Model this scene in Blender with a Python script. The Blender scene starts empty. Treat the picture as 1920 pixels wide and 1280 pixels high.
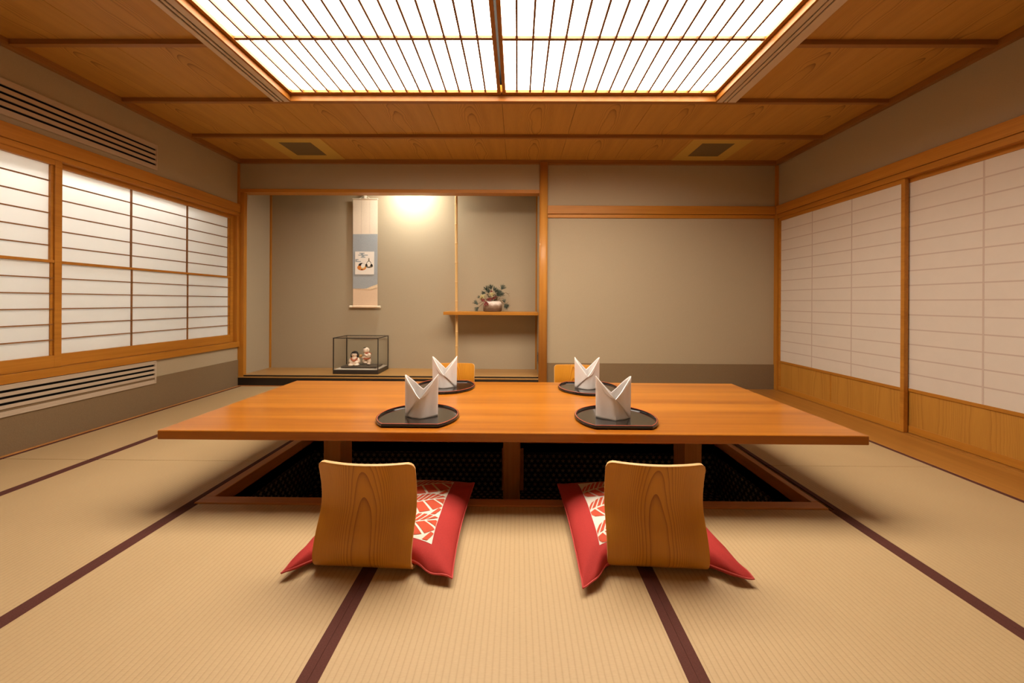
import bpy, math, random
from mathutils import Vector, Matrix
random.seed(11)
S = bpy.context.scene
COL = S.collection
PI = math.pi

# ------------------------------------------------------------------ helpers
def lin(r, g, b):
    f = lambda c: c/12.92 if c <= .04045 else ((c+.055)/1.055)**2.4
    return (f(r/255), f(g/255), f(b/255), 1)

class MB:
    """collects shapes, then links them as ONE mesh object"""
    def __init__(s):
        s.v = []; s.f = []; s.m = []; s.uv = []
    def add(s, vs, fs, m=0, uvs=None):
        o = len(s.v); s.v += [tuple(p) for p in vs]
        for i, f in enumerate(fs):
            s.f.append([o+k for k in f]); s.m.append(m)
            s.uv.append(uvs[i] if uvs else None)
        return s
    def box(s, x0, x1, y0, y1, z0, z1, m=0):
        v = [(x0,y0,z0),(x1,y0,z0),(x1,y1,z0),(x0,y1,z0),(x0,y0,z1),(x1,y0,z1),(x1,y1,z1),(x0,y1,z1)]
        return s.add(v, [(0,3,2,1),(4,5,6,7),(0,1,5,4),(1,2,6,5),(2,3,7,6),(3,0,4,7)], m)
    def obox(s, x0, x1, y0, y1, z0, z1, uvf, m=0):
        """box with uv from a point function"""
        v = [(x0,y0,z0),(x1,y0,z0),(x1,y1,z0),(x0,y1,z0),(x0,y0,z1),(x1,y0,z1),(x1,y1,z1),(x0,y1,z1)]
        fs = [(0,3,2,1),(4,5,6,7),(0,1,5,4),(1,2,6,5),(2,3,7,6),(3,0,4,7)]
        return s.add(v, fs, m, [[uvf(v[k]) for k in f] for f in fs])
    def prism(s, pts, h0, h1, axis='z', m=0):
        n = len(pts)
        def P(p, h):
            return {'z': (p[0], p[1], h), 'y': (p[0], h, p[1]), 'x': (h, p[0], p[1])}[axis]
        vs = [P(p, h0) for p in pts] + [P(p, h1) for p in pts]
        fs = [tuple(range(n-1, -1, -1)), tuple(range(n, 2*n))] + [(i, (i+1) % n, n+(i+1) % n, n+i) for i in range(n)]
        return s.add(vs, fs, m)
    def tube(s, pts, r, n=8, m=0):
        pts = [Vector(p) for p in pts]; k = len(pts)
        rs = r if isinstance(r, (list, tuple)) else [r]*k
        vs = []; up = Vector((0, 0, 1))
        d0 = (pts[1]-pts[0]).normalized()
        a = d0.cross(up)
        if a.length < 1e-3: a = d0.cross(Vector((1, 0, 0)))
        a.normalize()
        for i in range(k):
            d = (pts[min(i+1, k-1)]-pts[max(i-1, 0)]).normalized()
            a = (a - d*a.dot(d)).normalized(); b = d.cross(a)
            for j in range(n):
                t = 2*PI*j/n
                vs.append(pts[i] + (a*math.cos(t)+b*math.sin(t))*rs[i])
        fs = [(i*n+j, i*n+(j+1) % n, (i+1)*n+(j+1) % n, (i+1)*n+j) for i in range(k-1) for j in range(n)]
        fs += [tuple(range(n-1, -1, -1)), tuple(range((k-1)*n, k*n))]
        return s.add(vs, fs, m)
    def lathe(s, prof, n=32, c=(0, 0, 0), sx=1, sy=1, m=0, caps=True):
        k = len(prof); vs = []
        for r, z in prof:
            for j in range(n):
                t = 2*PI*j/n
                vs.append((c[0]+r*sx*math.cos(t), c[1]+r*sy*math.sin(t), c[2]+z))
        fs = []
        for i in range(k-1):
            for j in range(n):
                fs.append((i*n+j, i*n+(j+1) % n, (i+1)*n+(j+1) % n, (i+1)*n+j))
        if caps: fs += [tuple(range(n-1, -1, -1)), tuple(range((k-1)*n, k*n))]
        return s.add(vs, fs, m)
    def ell(s, c, r, n=14, k=9, m=0, rot=None):
        R = rot or Matrix.Identity(3); c = Vector(c); vs = []
        vs.append(c + R @ Vector((0, 0, -r[2])))
        for i in range(1, k):
            a = -PI/2 + PI*i/k
            for j in range(n):
                t = 2*PI*j/n
                vs.append(c + R @ Vector((r[0]*math.cos(a)*math.cos(t), r[1]*math.cos(a)*math.sin(t), r[2]*math.sin(a))))
        vs.append(c + R @ Vector((0, 0, r[2])))
        fs = [(0, 1+(j+1) % n, 1+j) for j in range(n)]
        for i in range(k-2):
            for j in range(n):
                fs.append((1+i*n+j, 1+i*n+(j+1) % n, 1+(i+1)*n+(j+1) % n, 1+(i+1)*n+j))
        L = len(vs)-1; b = 1+(k-2)*n
        fs += [(b+j, b+(j+1) % n, L) for j in range(n)]
        return s.add(vs, fs, m)
    def build(s, name, mats, parent=None, loc=(0, 0, 0), rotz=0, bevel=0, smooth=False, seg=2):
        me = bpy.data.meshes.new(name)
        me.from_pydata(s.v, [], s.f)
        if not isinstance(mats, (list, tuple)): mats = [mats]
        for m in mats: me.materials.append(m)
        for p, mi in zip(me.polygons, s.m):
            p.material_index = mi; p.use_smooth = smooth
        if any(u is not None for u in s.uv):
            ul = me.uv_layers.new(name='UVMap')
            for p, u in zip(me.polygons, s.uv):
                if u is None: continue
                for li, c in zip(p.loop_indices, u): ul.data[li].uv = c
        me.update()
        if smooth: me.set_sharp_from_angle(angle=math.radians(42))
        o = bpy.data.objects.new(name, me); COL.objects.link(o)
        o.location = loc; o.rotation_euler = (0, 0, rotz)
        if parent is not None: o.parent = parent
        if bevel:
            b = o.modifiers.new('bevel', 'BEVEL'); b.width = bevel; b.segments = seg
            b.limit_method = 'ANGLE'; b.angle_limit = math.radians(40)
        return o

def thing(name, label, cat, loc=(0, 0, 0), rotz=0, group=None):
    o = bpy.data.objects.new(name, None); COL.objects.link(o)
    o.empty_display_size = .05
    o.location = loc; o.rotation_euler = (0, 0, rotz)
    return tag(o, label, cat, group)
def tag(o, label, cat, group=None):
    o['label'] = label; o['category'] = cat
    if group: o['group'] = group
    return o
def struct(o, label, cat):
    o['kind'] = 'structure'; o['label'] = label; o['category'] = cat
    return o

# ------------------------------------------------------------------ materials
def mat(name):
    m = bpy.data.materials.new(name); m.use_nodes = True
    nt = m.node_tree
    return m, nt, nt.nodes['Principled BSDF']
def link(nt, a, b): nt.links.new(a, b)
def mth(nt, op, a, b=None, c=None):
    n = nt.nodes.new('ShaderNodeMath'); n.operation = op
    for i, x in enumerate((a, b, c)):
        if x is None: continue
        if isinstance(x, (int, float)): n.inputs[i].default_value = x
        else: link(nt, x, n.inputs[i])
    return n.outputs[0]
def ramp(nt, fac, stops):
    n = nt.nodes.new('ShaderNodeValToRGB'); link(nt, fac, n.inputs[0])
    e = n.color_ramp.elements
    while len(e) < len(stops): e.new(.5)
    for el, (p, c) in zip(e, stops): el.position = p; el.color = c
    return n.outputs[0]
def noise(nt, vec, scale, detail=3, rough=.5, dist=0):
    n = nt.nodes.new('ShaderNodeTexNoise'); n.inputs['Scale'].default_value = scale
    n.inputs['Detail'].default_value = detail; n.inputs['Roughness'].default_value = rough
    n.inputs['Distortion'].default_value = dist
    if vec is not None: link(nt, vec, n.inputs['Vector'])
    return n.outputs['Fac']
def objvec(nt, scale=(1, 1, 1), rnd=0.0):
    tc = nt.nodes.new('ShaderNodeTexCoord'); mp = nt.nodes.new('ShaderNodeMapping')
    link(nt, tc.outputs['Object'], mp.inputs['Vector']); mp.inputs['Scale'].default_value = scale
    out = mp.outputs[0]
    if rnd:
        oi = nt.nodes.new('ShaderNodeObjectInfo'); va = nt.nodes.new('ShaderNodeVectorMath'); va.operation = 'ADD'
        k = mth(nt, 'MULTIPLY', oi.outputs['Random'], rnd); cb = nt.nodes.new('ShaderNodeCombineXYZ')
        for i in range(3): link(nt, k, cb.inputs[i])
        link(nt, out, va.inputs[0]); link(nt, cb.outputs[0], va.inputs[1]); out = va.outputs[0]
    return out
def bump(nt, bs, h, strength, dist):
    b = nt.nodes.new('ShaderNodeBump'); b.inputs['Strength'].default_value = strength; b.inputs['Distance'].default_value = dist
    link(nt, h, b.inputs['Height']); link(nt, b.outputs[0], bs.inputs['Normal'])

def plain(name, col, rough=.6, metal=0, spec=.5, grain=0, gscale=200, coat=0):
    m, nt, bs = mat(name)
    bs.inputs['Base Color'].default_value = col; bs.inputs['Roughness'].default_value = rough
    bs.inputs['Metallic'].default_value = metal; bs.inputs['Specular IOR Level'].default_value = spec
    bs.inputs['Coat Weight'].default_value = coat; bs.inputs['Coat Roughness'].default_value = .05
    if grain:
        f = noise(nt, objvec(nt), gscale, 3, .6)
        c1 = tuple(x*(1-grain) for x in col[:3])+(1,); c2 = tuple(min(1, x*(1+grain)) for x in col[:3])+(1,)
        link(nt, ramp(nt, f, [(.3, c1), (.7, c2)]), bs.inputs['Base Color'])
        bump(nt, bs, f, .15, .002)
    return m

def wood(name, light, dark, axis, rough=.45, coat=0, fine=55, band=7, amt=.5):
    """straight grain along one axis"""
    m, nt, bs = mat(name)
    sc = [1, 1, 1]; sc[axis] = .035
    v = objvec(nt, tuple(sc), 13.0)
    a = noise(nt, v, fine, 4, .6); b = noise(nt, v, band, 3, .5, .6)
    mix = mth(nt, 'ADD', mth(nt, 'MULTIPLY', a, amt), mth(nt, 'MULTIPLY', b, 1-amt))
    link(nt, ramp(nt, mix, [(.34, dark), (.62, light)]), bs.inputs['Base Color'])
    bs.inputs['Roughness'].default_value = rough; bs.inputs['Specular IOR Level'].default_value = .28
    bs.inputs['Coat Weight'].default_value = coat; bs.inputs['Coat Roughness'].default_value = .12
    bump(nt, bs, a, .08, .001)
    return m

def cathedral(name, light, dark, rate=55, amp=.035, period=.9, linear=None, rough=.45, coat=0, contrast=.8, warp=.03):
    """flat-sawn grain: growth rings cut at a shallow angle. UV in metres, u across, v along the board."""
    m, nt, bs = mat(name)
    tc = nt.nodes.new('ShaderNodeTexCoord'); sp = nt.nodes.new('ShaderNodeSeparateXYZ')
    link(nt, tc.outputs['UV'], sp.inputs[0])
    u, v = sp.outputs[0], sp.outputs[1]
    n1 = mth(nt, 'SUBTRACT', noise(nt, objvec(nt, (5, 5, 5), 9.0), 1, 2), .5)
    u2 = mth(nt, 'ADD', u, mth(nt, 'MULTIPLY', n1, warp*2))
    if linear is None:
        w = mth(nt, 'MULTIPLY', mth(nt, 'SINE', mth(nt, 'MULTIPLY', v, 2*PI/period)), amp)
    else:
        w = mth(nt, 'MULTIPLY', v, linear)
    w = mth(nt, 'ADD', w, mth(nt, 'MULTIPLY', n1, warp))
    d = mth(nt, 'ADD', mth(nt, 'MULTIPLY', u2, u2), mth(nt, 'MULTIPLY', w, w))
    r = mth(nt, 'FRACT', mth(nt, 'MULTIPLY', d, rate))
    r = mth(nt, 'MULTIPLY', mth(nt, 'POWER', r, 4.0), mth(nt, 'SUBTRACT', 1.0, mth(nt, 'MINIMUM', .75, mth(nt, 'MULTIPLY', mth(nt, 'ABSOLUTE', u), 4.0))))
    cb2 = nt.nodes.new('ShaderNodeCombineXYZ'); link(nt, mth(nt, 'MULTIPLY', u, 300), cb2.inputs[0]); link(nt, mth(nt, 'MULTIPLY', v, 9), cb2.inputs[1])
    fn = noise(nt, cb2.outputs[0], 1, 3, .6)
    cb3 = nt.nodes.new('ShaderNodeCombineXYZ'); link(nt, mth(nt, 'MULTIPLY', u, 14), cb3.inputs[0]); link(nt, mth(nt, 'MULTIPLY', v, 1.2), cb3.inputs[1])
    bn = noise(nt, cb3.outputs[0], 1, 2, .5)
    fac = mth(nt, 'ADD', mth(nt, 'MULTIPLY', r, contrast), mth(nt, 'ADD', mth(nt, 'MULTIPLY', fn, .35), mth(nt, 'MULTIPLY', bn, .35)))
    link(nt, ramp(nt, fac, [(.2, light), (1.0, dark)]), bs.inputs['Base Color'])
    bs.inputs['Roughness'].default_value = rough
    bs.inputs['Coat Weight'].default_value = coat; bs.inputs['Coat Roughness'].default_value = .15; bs.inputs['Specular IOR Level'].default_value = .3
    return m

def tatami(name):
    m, nt, bs = mat(name)
    tc = nt.nodes.new('ShaderNodeTexCoord'); sp = nt.nodes.new('ShaderNodeSeparateXYZ')
    link(nt, tc.outputs['Object'], sp.inputs[0])
    x = mth(nt, 'FRACT', mth(nt, 'DIVIDE', mth(nt, 'ADD', sp.outputs[0], 5), .0175))
    p = mth(nt, 'ABSOLUTE', mth(nt, 'SUBTRACT', x, .5))                 # .5 at the groove
    groove = mth(nt, 'POWER', mth(nt, 'MULTIPLY', p, 2), 5)
    nz = noise(nt, objvec(nt, (60, 420, 1)), 1, 3, .6)
    big = noise(nt, objvec(nt, (1, 1, 1)), 2.2, 3, .5)
    f = mth(nt, 'ADD', mth(nt, 'MULTIPLY', groove, .30), mth(nt, 'ADD', mth(nt, 'MULTIPLY', nz, .42), mth(nt, 'MULTIPLY', big, .3)))
    link(nt, ramp(nt, f, [(.2, (.49, .346, .178, 1)), (.95, (.335, .215, .092, 1))]), bs.inputs['Base Color'])
    bs.inputs['Roughness'].default_value = .55
    h = mth(nt, 'SUBTRACT', mth(nt, 'MULTIPLY', nz, .25), groove)
    bump(nt, bs, h, .35, .0015)
    return m

def carpet(name):
    """near-black carpet with rows of little five-petal flowers; UV in metres"""
    m, nt, bs = mat(name)
    tc = nt.nodes.new('ShaderNodeTexCoord'); sp = nt.nodes.new('ShaderNodeSeparateXYZ')
    link(nt, tc.outputs['UV'], sp.inputs[0])
    PX, PY = .043, .0325
    vy = mth(nt, 'DIVIDE', sp.outputs[1], PY); row = mth(nt, 'FLOOR', vy)
    odd = mth(nt, 'FLOORED_MODULO', row, 2)
    ux = mth(nt, 'ADD', mth(nt, 'DIVIDE', sp.outputs[0], PX), mth(nt, 'MULTIPLY', odd, .5))
    lx = mth(nt, 'MULTIPLY', mth(nt, 'SUBTRACT', mth(nt, 'FRACT', ux), .5), PX)
    ly = mth(nt, 'MULTIPLY', mth(nt, 'SUBTRACT', mth(nt, 'FRACT', vy), .5), PY)
    r = mth(nt, 'SQRT', mth(nt, 'ADD', mth(nt, 'MULTIPLY', lx, lx), mth(nt, 'MULTIPLY', ly, ly)))
    th = mth(nt, 'ARCTAN2', lx, ly)
    R = mth(nt, 'MULTIPLY', mth(nt, 'ADD', .70, mth(nt, 'MULTIPLY', mth(nt, 'COSINE', mth(nt, 'MULTIPLY', th, 5)), .30)), .0145)
    ins = mth(nt, 'LESS_THAN', r, R)
    nz = noise(nt, objvec(nt), 320, 2)
    ins = mth(nt, 'MULTIPLY', ins, mth(nt, 'ADD', mth(nt, 'MULTIPLY', nz, .9), .3))
    link(nt, ramp(nt, ins, [(0, (.018, .012, .011, 1)), (1, (.22, .17, .115, 1))]), bs.inputs['Base Color'])
    bs.inputs['Roughness'].default_value = .95; bs.inputs['Specular IOR Level'].default_value = .1
    return m

def paper(name, col, trans, tcol):
    m, nt, bs = mat(name)
    nt.nodes.remove(bs)
    v = objvec(nt)
    f = noise(nt, v, 9, 5, .7)
    c = ramp(nt, f, [(.3, tuple(x*.965 for x in col[:3])+(1,)), (.7, col)])
    d = nt.nodes.new('ShaderNodeBsdfDiffuse'); t = nt.nodes.new('ShaderNodeBsdfTranslucent')
    link(nt, c, d.inputs['Color']); t.inputs['Color'].default_value = tcol
    mx = nt.nodes.new('ShaderNodeMixShader'); mx.inputs[0].default_value = trans
    link(nt, d.outputs[0], mx.inputs[1]); link(nt, t.outputs[0], mx.inputs[2])
    link(nt, mx.outputs[0], nt.nodes['Material Output'].inputs[0])
    return m
def emit(name, col, s):
    m, nt, bs = mat(name)
    bs.inputs['Base Color'].default_value = (.8, .8, .78, 1); bs.inputs['Roughness'].default_value = .9
    bs.inputs['Emission Color'].default_value = col; bs.inputs['Emission Strength'].default_value = s
    return m
def glass(name):
    m, nt, bs = mat(name); nt.nodes.remove(bs)
    t = nt.nodes.new('ShaderNodeBsdfTransparent'); g = nt.nodes.new('ShaderNodeBsdfGlossy')
    t.inputs[0].default_value = (.985, .988, .985, 1); g.inputs['Roughness'].default_value = .02
    fr = nt.nodes.new('ShaderNodeFresnel'); fr.inputs[0].default_value = 1.35
    ge = nt.nodes.new('ShaderNodeNewGeometry'); front = mth(nt, 'SUBTRACT', 1.0, ge.outputs['Backfacing'])
    mx = nt.nodes.new('ShaderNodeMixShader'); link(nt, mth(nt, 'MULTIPLY', fr.outputs[0], front), mx.inputs[0])
    link(nt, t.outputs[0], mx.inputs[1]); link(nt, g.outputs[0], mx.inputs[2])
    link(nt, mx.outputs[0], nt.nodes['Material Output'].inputs[0])
    return m

PLASTER = plain('plaster', (.405, .325, .215, 1), .85, spec=.2, grain=.05, gscale=260)
DADO = plain('dado', (.205, .138, .074, 1), .8, spec=.2, grain=.10, gscale=180)
HL, HD = (.50, .205, .024, 1), (.37, .138, .013, 1)
HX = wood('cedar_x', HL, HD, 0); HY = wood('cedar_y', HL, HD, 1); HZ = wood('cedar_z', HL, HD, 2)
CX = wood('ceiling_batten_x', (.35, .155, .038, 1), (.25, .10, .021, 1), 0)
CY = wood('ceiling_batten_y', (.35, .155, .038, 1), (.25, .10, .021, 1), 1)
POST = wood('alcove_post', (.56, .25, .045, 1), (.46, .18, .026, 1), 2, .42, .1)
FLOORB = wood('floor_boards', (.43, .19, .036, 1), (.30, .115, .019, 1), 1, .32, .15, fine=30, band=9, amt=.4)
ALCF = wood('alcove_boards', (.43, .23, .07, 1), (.34, .165, .042, 1), 0, .35, .1)
TABLE = wood('table_top_x', (.44, .152, .012, 1), (.27, .076, .005, 1), 0, .30, .3, fine=34, band=10, amt=.28)
TLEG = wood('table_leg', (.50, .22, .06, 1), (.38, .14, .03, 1), 2, .4)
RIMX = wood('rim_x', (.50, .21, .06, 1), (.38, .14, .033, 1), 0, .45); RIMY = wood('rim_y', (.50, .21, .06, 1), (.38, .14, .033, 1), 1, .45)
CEIL = cathedral('ceiling_boards', (.57, .29, .054, 1), (.19, .07, .009, 1), 400, linear=.20, rough=.5, contrast=.60, warp=.035)
KICK = cathedral('kick_boards', (.54, .255, .040, 1), (.25, .09, .011, 1), 330, linear=.13, rough=.45, contrast=.42, warp=.014)
CHAIR = cathedral('chair_ply', (.62, .265, .022, 1), (.31, .10, .006, 1), 900, linear=.155, rough=.35, coat=.2, contrast=.8, warp=.012)
PLYEDGE = plain('ply_edge', (.70, .42, .17, 1), .5)
TAT = tatami('tatami_rush')
BORDER = plain('tatami_border', (.085, .026, .018, 1), .8, spec=.2, grain=.18, gscale=400)
CARPET = carpet('flower_carpet')
WPAPER = paper('window_paper', (.80, .80, .77, 1), .42, (.95, .945, .92, 1))
DPAPER = paper('door_paper', (.71, .625, .535, 1), .05, (.9, .8, .7, 1))
DLINE = plain('door_paper_over_lattice', (.57, .45, .375, 1), .9, spec=.1)
LIGHTP = emit('lit_paper', (1, .90, .765, 1), 17.5)
MUNT = wood('muntin', (.30, .13, .036, 1), (.23, .09, .022, 1), 1)
LFX = wood('light_frame_x', (.36, .135, .018, 1), (.26, .09, .010, 1), 0); LFY = wood('light_frame_y', (.36, .135, .018, 1), (.26, .09, .010, 1), 1)
LMUNT = wood('light_muntin', (.24, .105, .035, 1), (.18, .075, .022, 1), 1)
VENTC = plain('diffuser_metal', (.60, .46, .33, 1), .5)
VENT = plain('vent_metal', (.48, .38, .28, 1), .45, spec=.4)
DARK = plain('dark_void', (.006, .005, .004, 1), .9, spec=.1)
BLACK = plain('black_lacquer', (.010, .008, .007, 1), .12, coat=.6)
KBLACK = plain('black_sill', (.012, .007, .005, 1), .3)
GOLD = plain('gold_panel', (.56, .35, .062, 1), .55)
MESHG = plain('mesh_grille', (.16, .105, .036, 1), .6, grain=.35, gscale=700)
WHITE = plain('cavity_white', (.8, .8, .78, 1), .9)
NAPKIN = plain('napkin_cloth', (.83, .79, .76, 1), .85, spec=.2, grain=.03, gscale=500)
RED = plain('cushion_red', (.385, .030, .025, 1), .8, spec=.25, grain=.10, gscale=350)
REDSEAM = plain('cushion_seam', (.50, .06, .05, 1), .8)
PRINTW = plain('print_white', (.68, .63, .54, 1), .85)
PRINTR = plain('print_red', (.48, .06, .02, 1), .85)
TRED = plain('tray_red', (.55, .10, .04, 1), .4)
GLASS = glass('case_glass')
FRAMEB = plain('case_frame', (.03, .022, .018, 1), .35)
STAND = plain('doll_stand', (.075, .055, .040, 1), .3)

# ------------------------------------------------------------------ measurements (metres)
XL, XR, YB, YA, ZC, YR = -3.02, 2.785, 3.97, 4.42, 2.44, -.32
WELL = (-1.41, 1.365, 1.712, 2.55)          # inner opening
WO = (-1.46, 1.40, 1.657, 2.60)             # outer edge of its wooden rim

# ------------------------------------------------------------------ floor, well
fl = MB()
fl.box(XL-.1, WELL[0], YR, YB+.5, -.12, -.056); fl.box(WELL[1], XR+.3, YR, YB+.5, -.12, -.056)
fl.box(WELL[0], WELL[1], YR, WELL[2], -.12, -.056); fl.box(WELL[0], WELL[1], WELL[3], YB+.5, -.12, -.056)
floor = struct(fl.build('floor', DADO), 'sub floor beneath the tatami mats', 'floor')
# sunken leg well: carpeted walls and bottom
a, b, c, d = WELL; zb = -.38
w = MB()
def quad(mb, p, uv): mb.add(p, [(0, 1, 2, 3)], 0, [uv])
e = .012
def wallbox(x0, x1, y0, y1, uvf): w.obox(x0, x1, y0, y1, zb-.02, -.085, uvf)
wallbox(a-.03, b+.03, d, d+.03, lambda p: (p[0], p[2])); wallbox(a-.03, b+.03, c-.03, c, lambda p: (p[0], p[2]))
wallbox(a-.03, a, c, d, lambda p: (p[1], p[2])); wallbox(b, b+.03, c, d, lambda p: (p[1], p[2]))
w.obox(a, b, c, d, zb-.02, zb, lambda p: (p[0], p[1]))
o = w.build('well_lining', CARPET, floor); o['label'] = 'near-black carpet with rows of small flowers lining the leg well'
r = MB()
r.box(WO[0], WO[1], WO[2], c, -.10, .004); r.box(WO[0], WO[1], d, WO[3], -.10, .004)
o = r.build('well_rim', RIMX, floor, bevel=.003)
r = MB()
r.box(WO[0], a, c, d, -.10, .004); r.box(b, WO[1], c, d, -.10, .004)
o = r.build('well_rim', RIMY, floor, bevel=.003)
# board panel in the middle of the far wall of the well
o = MB().box(-.10, .05, d-.012, d, zb, -.09).build('well_panel', TLEG, floor, bevel=.002)
# wooden floor strip along the doors, with the door track
o = MB().box(2.388, 2.755, YR, YB, -.05, .0).build('board_strip', FLOORB, floor, bevel=.002)
o = MB().box(2.757, XR+.09, YR, YB, -.05, .001).build('door_track', FLOORB, floor, bevel=.002)

# ------------------------------------------------------------------ tatami mats
def mat_thing(x0, x1, y0, y1, label, lb=True, rb=True):
    cx, cy = (x0+x1)/2, (y0+y1)/2
    t = thing('tatami_mat', label, 'tatami mat', (cx, cy, -.055), 0, 'tatami mats on the floor')
    hx, hy = (x1-x0)/2-.0003, (y1-y0)/2-.0012
    MB().box(-hx, hx, -hy, hy, 0, .0545).build('mat_surface', TAT, t, bevel=.002)
    bw = .0265
    for s_, on in ((-1, lb), (1, rb)):
        if not on: continue
        m = MB()
        e0, e1 = sorted((s_*hx, s_*(hx-bw)))
        m.box(e0, e1, -hy, hy, .050, .0555)
        m.build('cloth_border', BORDER, t, bevel=.0006)
    return t
yj = 2.102
C1, C2, C3, C4, C5, C6, C7 = -2.985, -2.437, -1.466, -.503, .448, 1.422, 2.386
mat_thing(C1, C2, yj, 3.945, 'narrow tatami mat along the left wall, its far end at the alcove')
mat_thing(C1, C2, YR+.02, yj, 'narrow tatami mat along the left wall, below the near end of the lower air vent')
mat_thing(C2, C3, yj, 3.945, 'tatami mat left of the table, reaching back to the black alcove sill')
mat_thing(C2, C3, YR+.02, yj, 'tatami mat in the left foreground beside the near left corner of the table')
mat_thing(C3, C4, YR+.02, WO[2]-.001, 'front tatami mat under the left half of the left red cushion')
mat_thing(C4, C5, YR+.02, WO[2]-.001, 'front tatami mat in the middle, between the two floor chairs')
mat_thing(C5, C6, YR+.02, WO[2]-.001, 'front tatami mat right of the middle, under the right floor chair')
mat_thing(C6, C7, YR+.02, yj, 'tatami mat in the right foreground beside the wooden floor strip')
mat_thing(C6, C7, yj, 3.945, 'tatami mat right of the table at the far end, beside the wooden floor strip')
mat_thing(C3, C4, WO[3]+.001, 3.945, 'tatami mat behind the table under the far left floor chair')
mat_thing(C4, C5, WO[3]+.001, 3.945, 'tatami mat behind the middle of the table, before the alcove')
mat_thing(C5, C6, WO[3]+.001, 3.945, 'tatami mat behind the table under the far right floor chair')

# ------------------------------------------------------------------ walls
WY0, WY1, WZ0, WZ1 = .86, 3.93, .42, 1.865      # window opening in the left wall
m = MB()
m.box(XL-.08, XL, YR, YB+.03, WZ1, ZC+.06); m.box(XL-.08, XL, YR, YB+.03, -.06, WZ0)
m.box(XL-.08, XL, YR, WY0, WZ0, WZ1); m.box(XL-.08, XL, WY1, YB+.03, WZ0, WZ1)
struct(m.build('wall_left', PLASTER), 'beige plaster wall on the left, around the paper window', 'wall')
m = MB()   # lamp recess behind the window
m.box(XL-.50, XL-.47, WY0-.3, WY1+.1, WZ0-.1, WZ1+.25); m.box(XL-.47, XL-.08, WY0-.3, WY1+.1, WZ1+.20, WZ1+.25)
m.box(XL-.47, XL-.08, WY0-.3, WY1+.1, WZ0-.1, WZ0-.05); m.box(XL-.47, XL-.08, WY0-.35, WY0-.3, WZ0-.1, WZ1+.25); m.box(XL-.47, XL-.08, WY1+.05, WY1+.1, WZ0-.1, WZ1+.25)
struct(m.build('wall_window_recess', WHITE), 'white recess behind the paper window', 'wall')
m = MB()
m.box(XR, XR+.12, YR, YB+.03, 1.85, ZC+.06)
struct(m.build('wall_right', PLASTER), 'beige plaster wall above the sliding paper doors on the right', 'wall')
m = MB()
m.box(.235, XR+.02, YB, YB+.08, -.06, ZC+.06)
m.box(XL-.02, .30, 3.958, 4.05, 2.124, ZC+.06)
struct(m.build('wall_back', PLASTER), 'beige plaster wall at the back, beside and above the alcove', 'wall')
struct(MB().box(XL-.1, XR+.3, YR-.08, YR, -.06, ZC+.06).build('wall_rear', PLASTER), 'plaster wall at the rear of the room', 'wall')
struct(MB().box(-3.05, -2.984, 3.99, YA+.06, -.06, 2.56).build('wall_alcove_left', PLASTER), 'narrow left side wall inside the alcove', 'wall')
struct(MB().box(.235, .30, YB+.08, YA+.06, -.06, 2.56).build('wall_alcove_right', PLASTER), 'narrow right side wall inside the alcove', 'wall')
struct(MB().box(-3.05, .30, YA, YA+.08, -.06, 2.56).build('wall_alcove_back', PLASTER), 'plaster back wall of the alcove behind the scroll', 'wall')
struct(MB().box(-3.05, .30, 4.05, YA+.06, 2.50, 2.56).build('ceiling', PLASTER), 'small ceiling inside the alcove', 'ceiling')
struct(MB().box(-2.984, .235, 3.976, YA, .05, .114).build('floor', ALCF, bevel=.002), 'raised wooden board floor of the alcove', 'floor')
TN = [0]
def trim(mb, mats, label, bevel=.003, smooth=False):
    TN[0] += 1
    return struct(mb.build('trim_%d' % TN[0], mats, bevel=bevel), label, 'trim')
trim(MB().box(-3.015, .232, 3.945, 3.972, .087, .100), ALCF, 'pale wooden front edge of the alcove floor', .002)
trim(MB().box(-3.015, .232, 3.958, 3.9755, .1002, .1135), KBLACK, 'thin black groove along the alcove floor', .0005)
trim(MB().box(-3.015, .232, 3.950, 3.972, -.05, .0868), KBLACK, 'black lacquered sill under the alcove edge', .001)
trim(MB().box(-3.0, .232, 3.935, 3.949, -.05, .006), RIMX, 'brown strip between the tatami and the alcove sill', .001)
trim(MB().box(-2.983, -2.964, YA-.014, YA-.0005, .115, 2.50), HZ, 'thin upright strip in the left corner of the alcove', .001)
trim(MB().box(.217, .2345, YA-.012, YA-.0005, .115, 2.50), HZ, 'thin upright strip in the right corner of the alcove', .001)
trim(MB().box(-3.03, .235, 3.950, 4.065, 2.089, 2.126), HX, 'slim wooden lintel over the alcove', .002)
# alcove post: slightly rounded square
m = MB(); n = 28; pts = []
for k in range(n):
    t = 2*PI*k/n; cs, sn = math.cos(t), math.sin(t)
    q = lambda x: math.copysign(abs(x)**.55, x)
    pts.append((.276+.046*q(cs), 3.965+.046*q(sn)))
m.prism(pts, -.05, 2.41)
o = trim(m, POST, 'glossy honey-coloured post between the alcove and the back wall', 0)
for p in o.data.polygons: p.use_smooth = len(p.vertices) == 4
trim(MB().box(-3.03, -2.957, 3.955, 4.0, -.05, 2.10), HZ, 'corner post at the left side of the alcove')
trim(MB().box(-3.03, -3.004, 3.940, 3.96, 1.955, 2.41), HZ, 'thin upright strip in the left back corner above the beam', .002)
trim(MB().box(2.752, 2.80, 3.925, 3.975, -.05, 1.87), HZ, 'corner post at the far end of the sliding doors')
trim(MB().box(2.757, 2.79, 3.95, 3.975, 1.955, 2.41), HZ, 'thin upright strip in the right back corner above the beam', .002)
trim(MB().box(.302, 2.752, 3.945, 3.975, 1.868, 1.957), HX, 'horizontal beam across the back wall')
trim(MB().box(.318, 2.752, 3.955, 3.975, 1.828, 1.864), HX, 'narrow rail below the beam on the back wall', .002)
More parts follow.
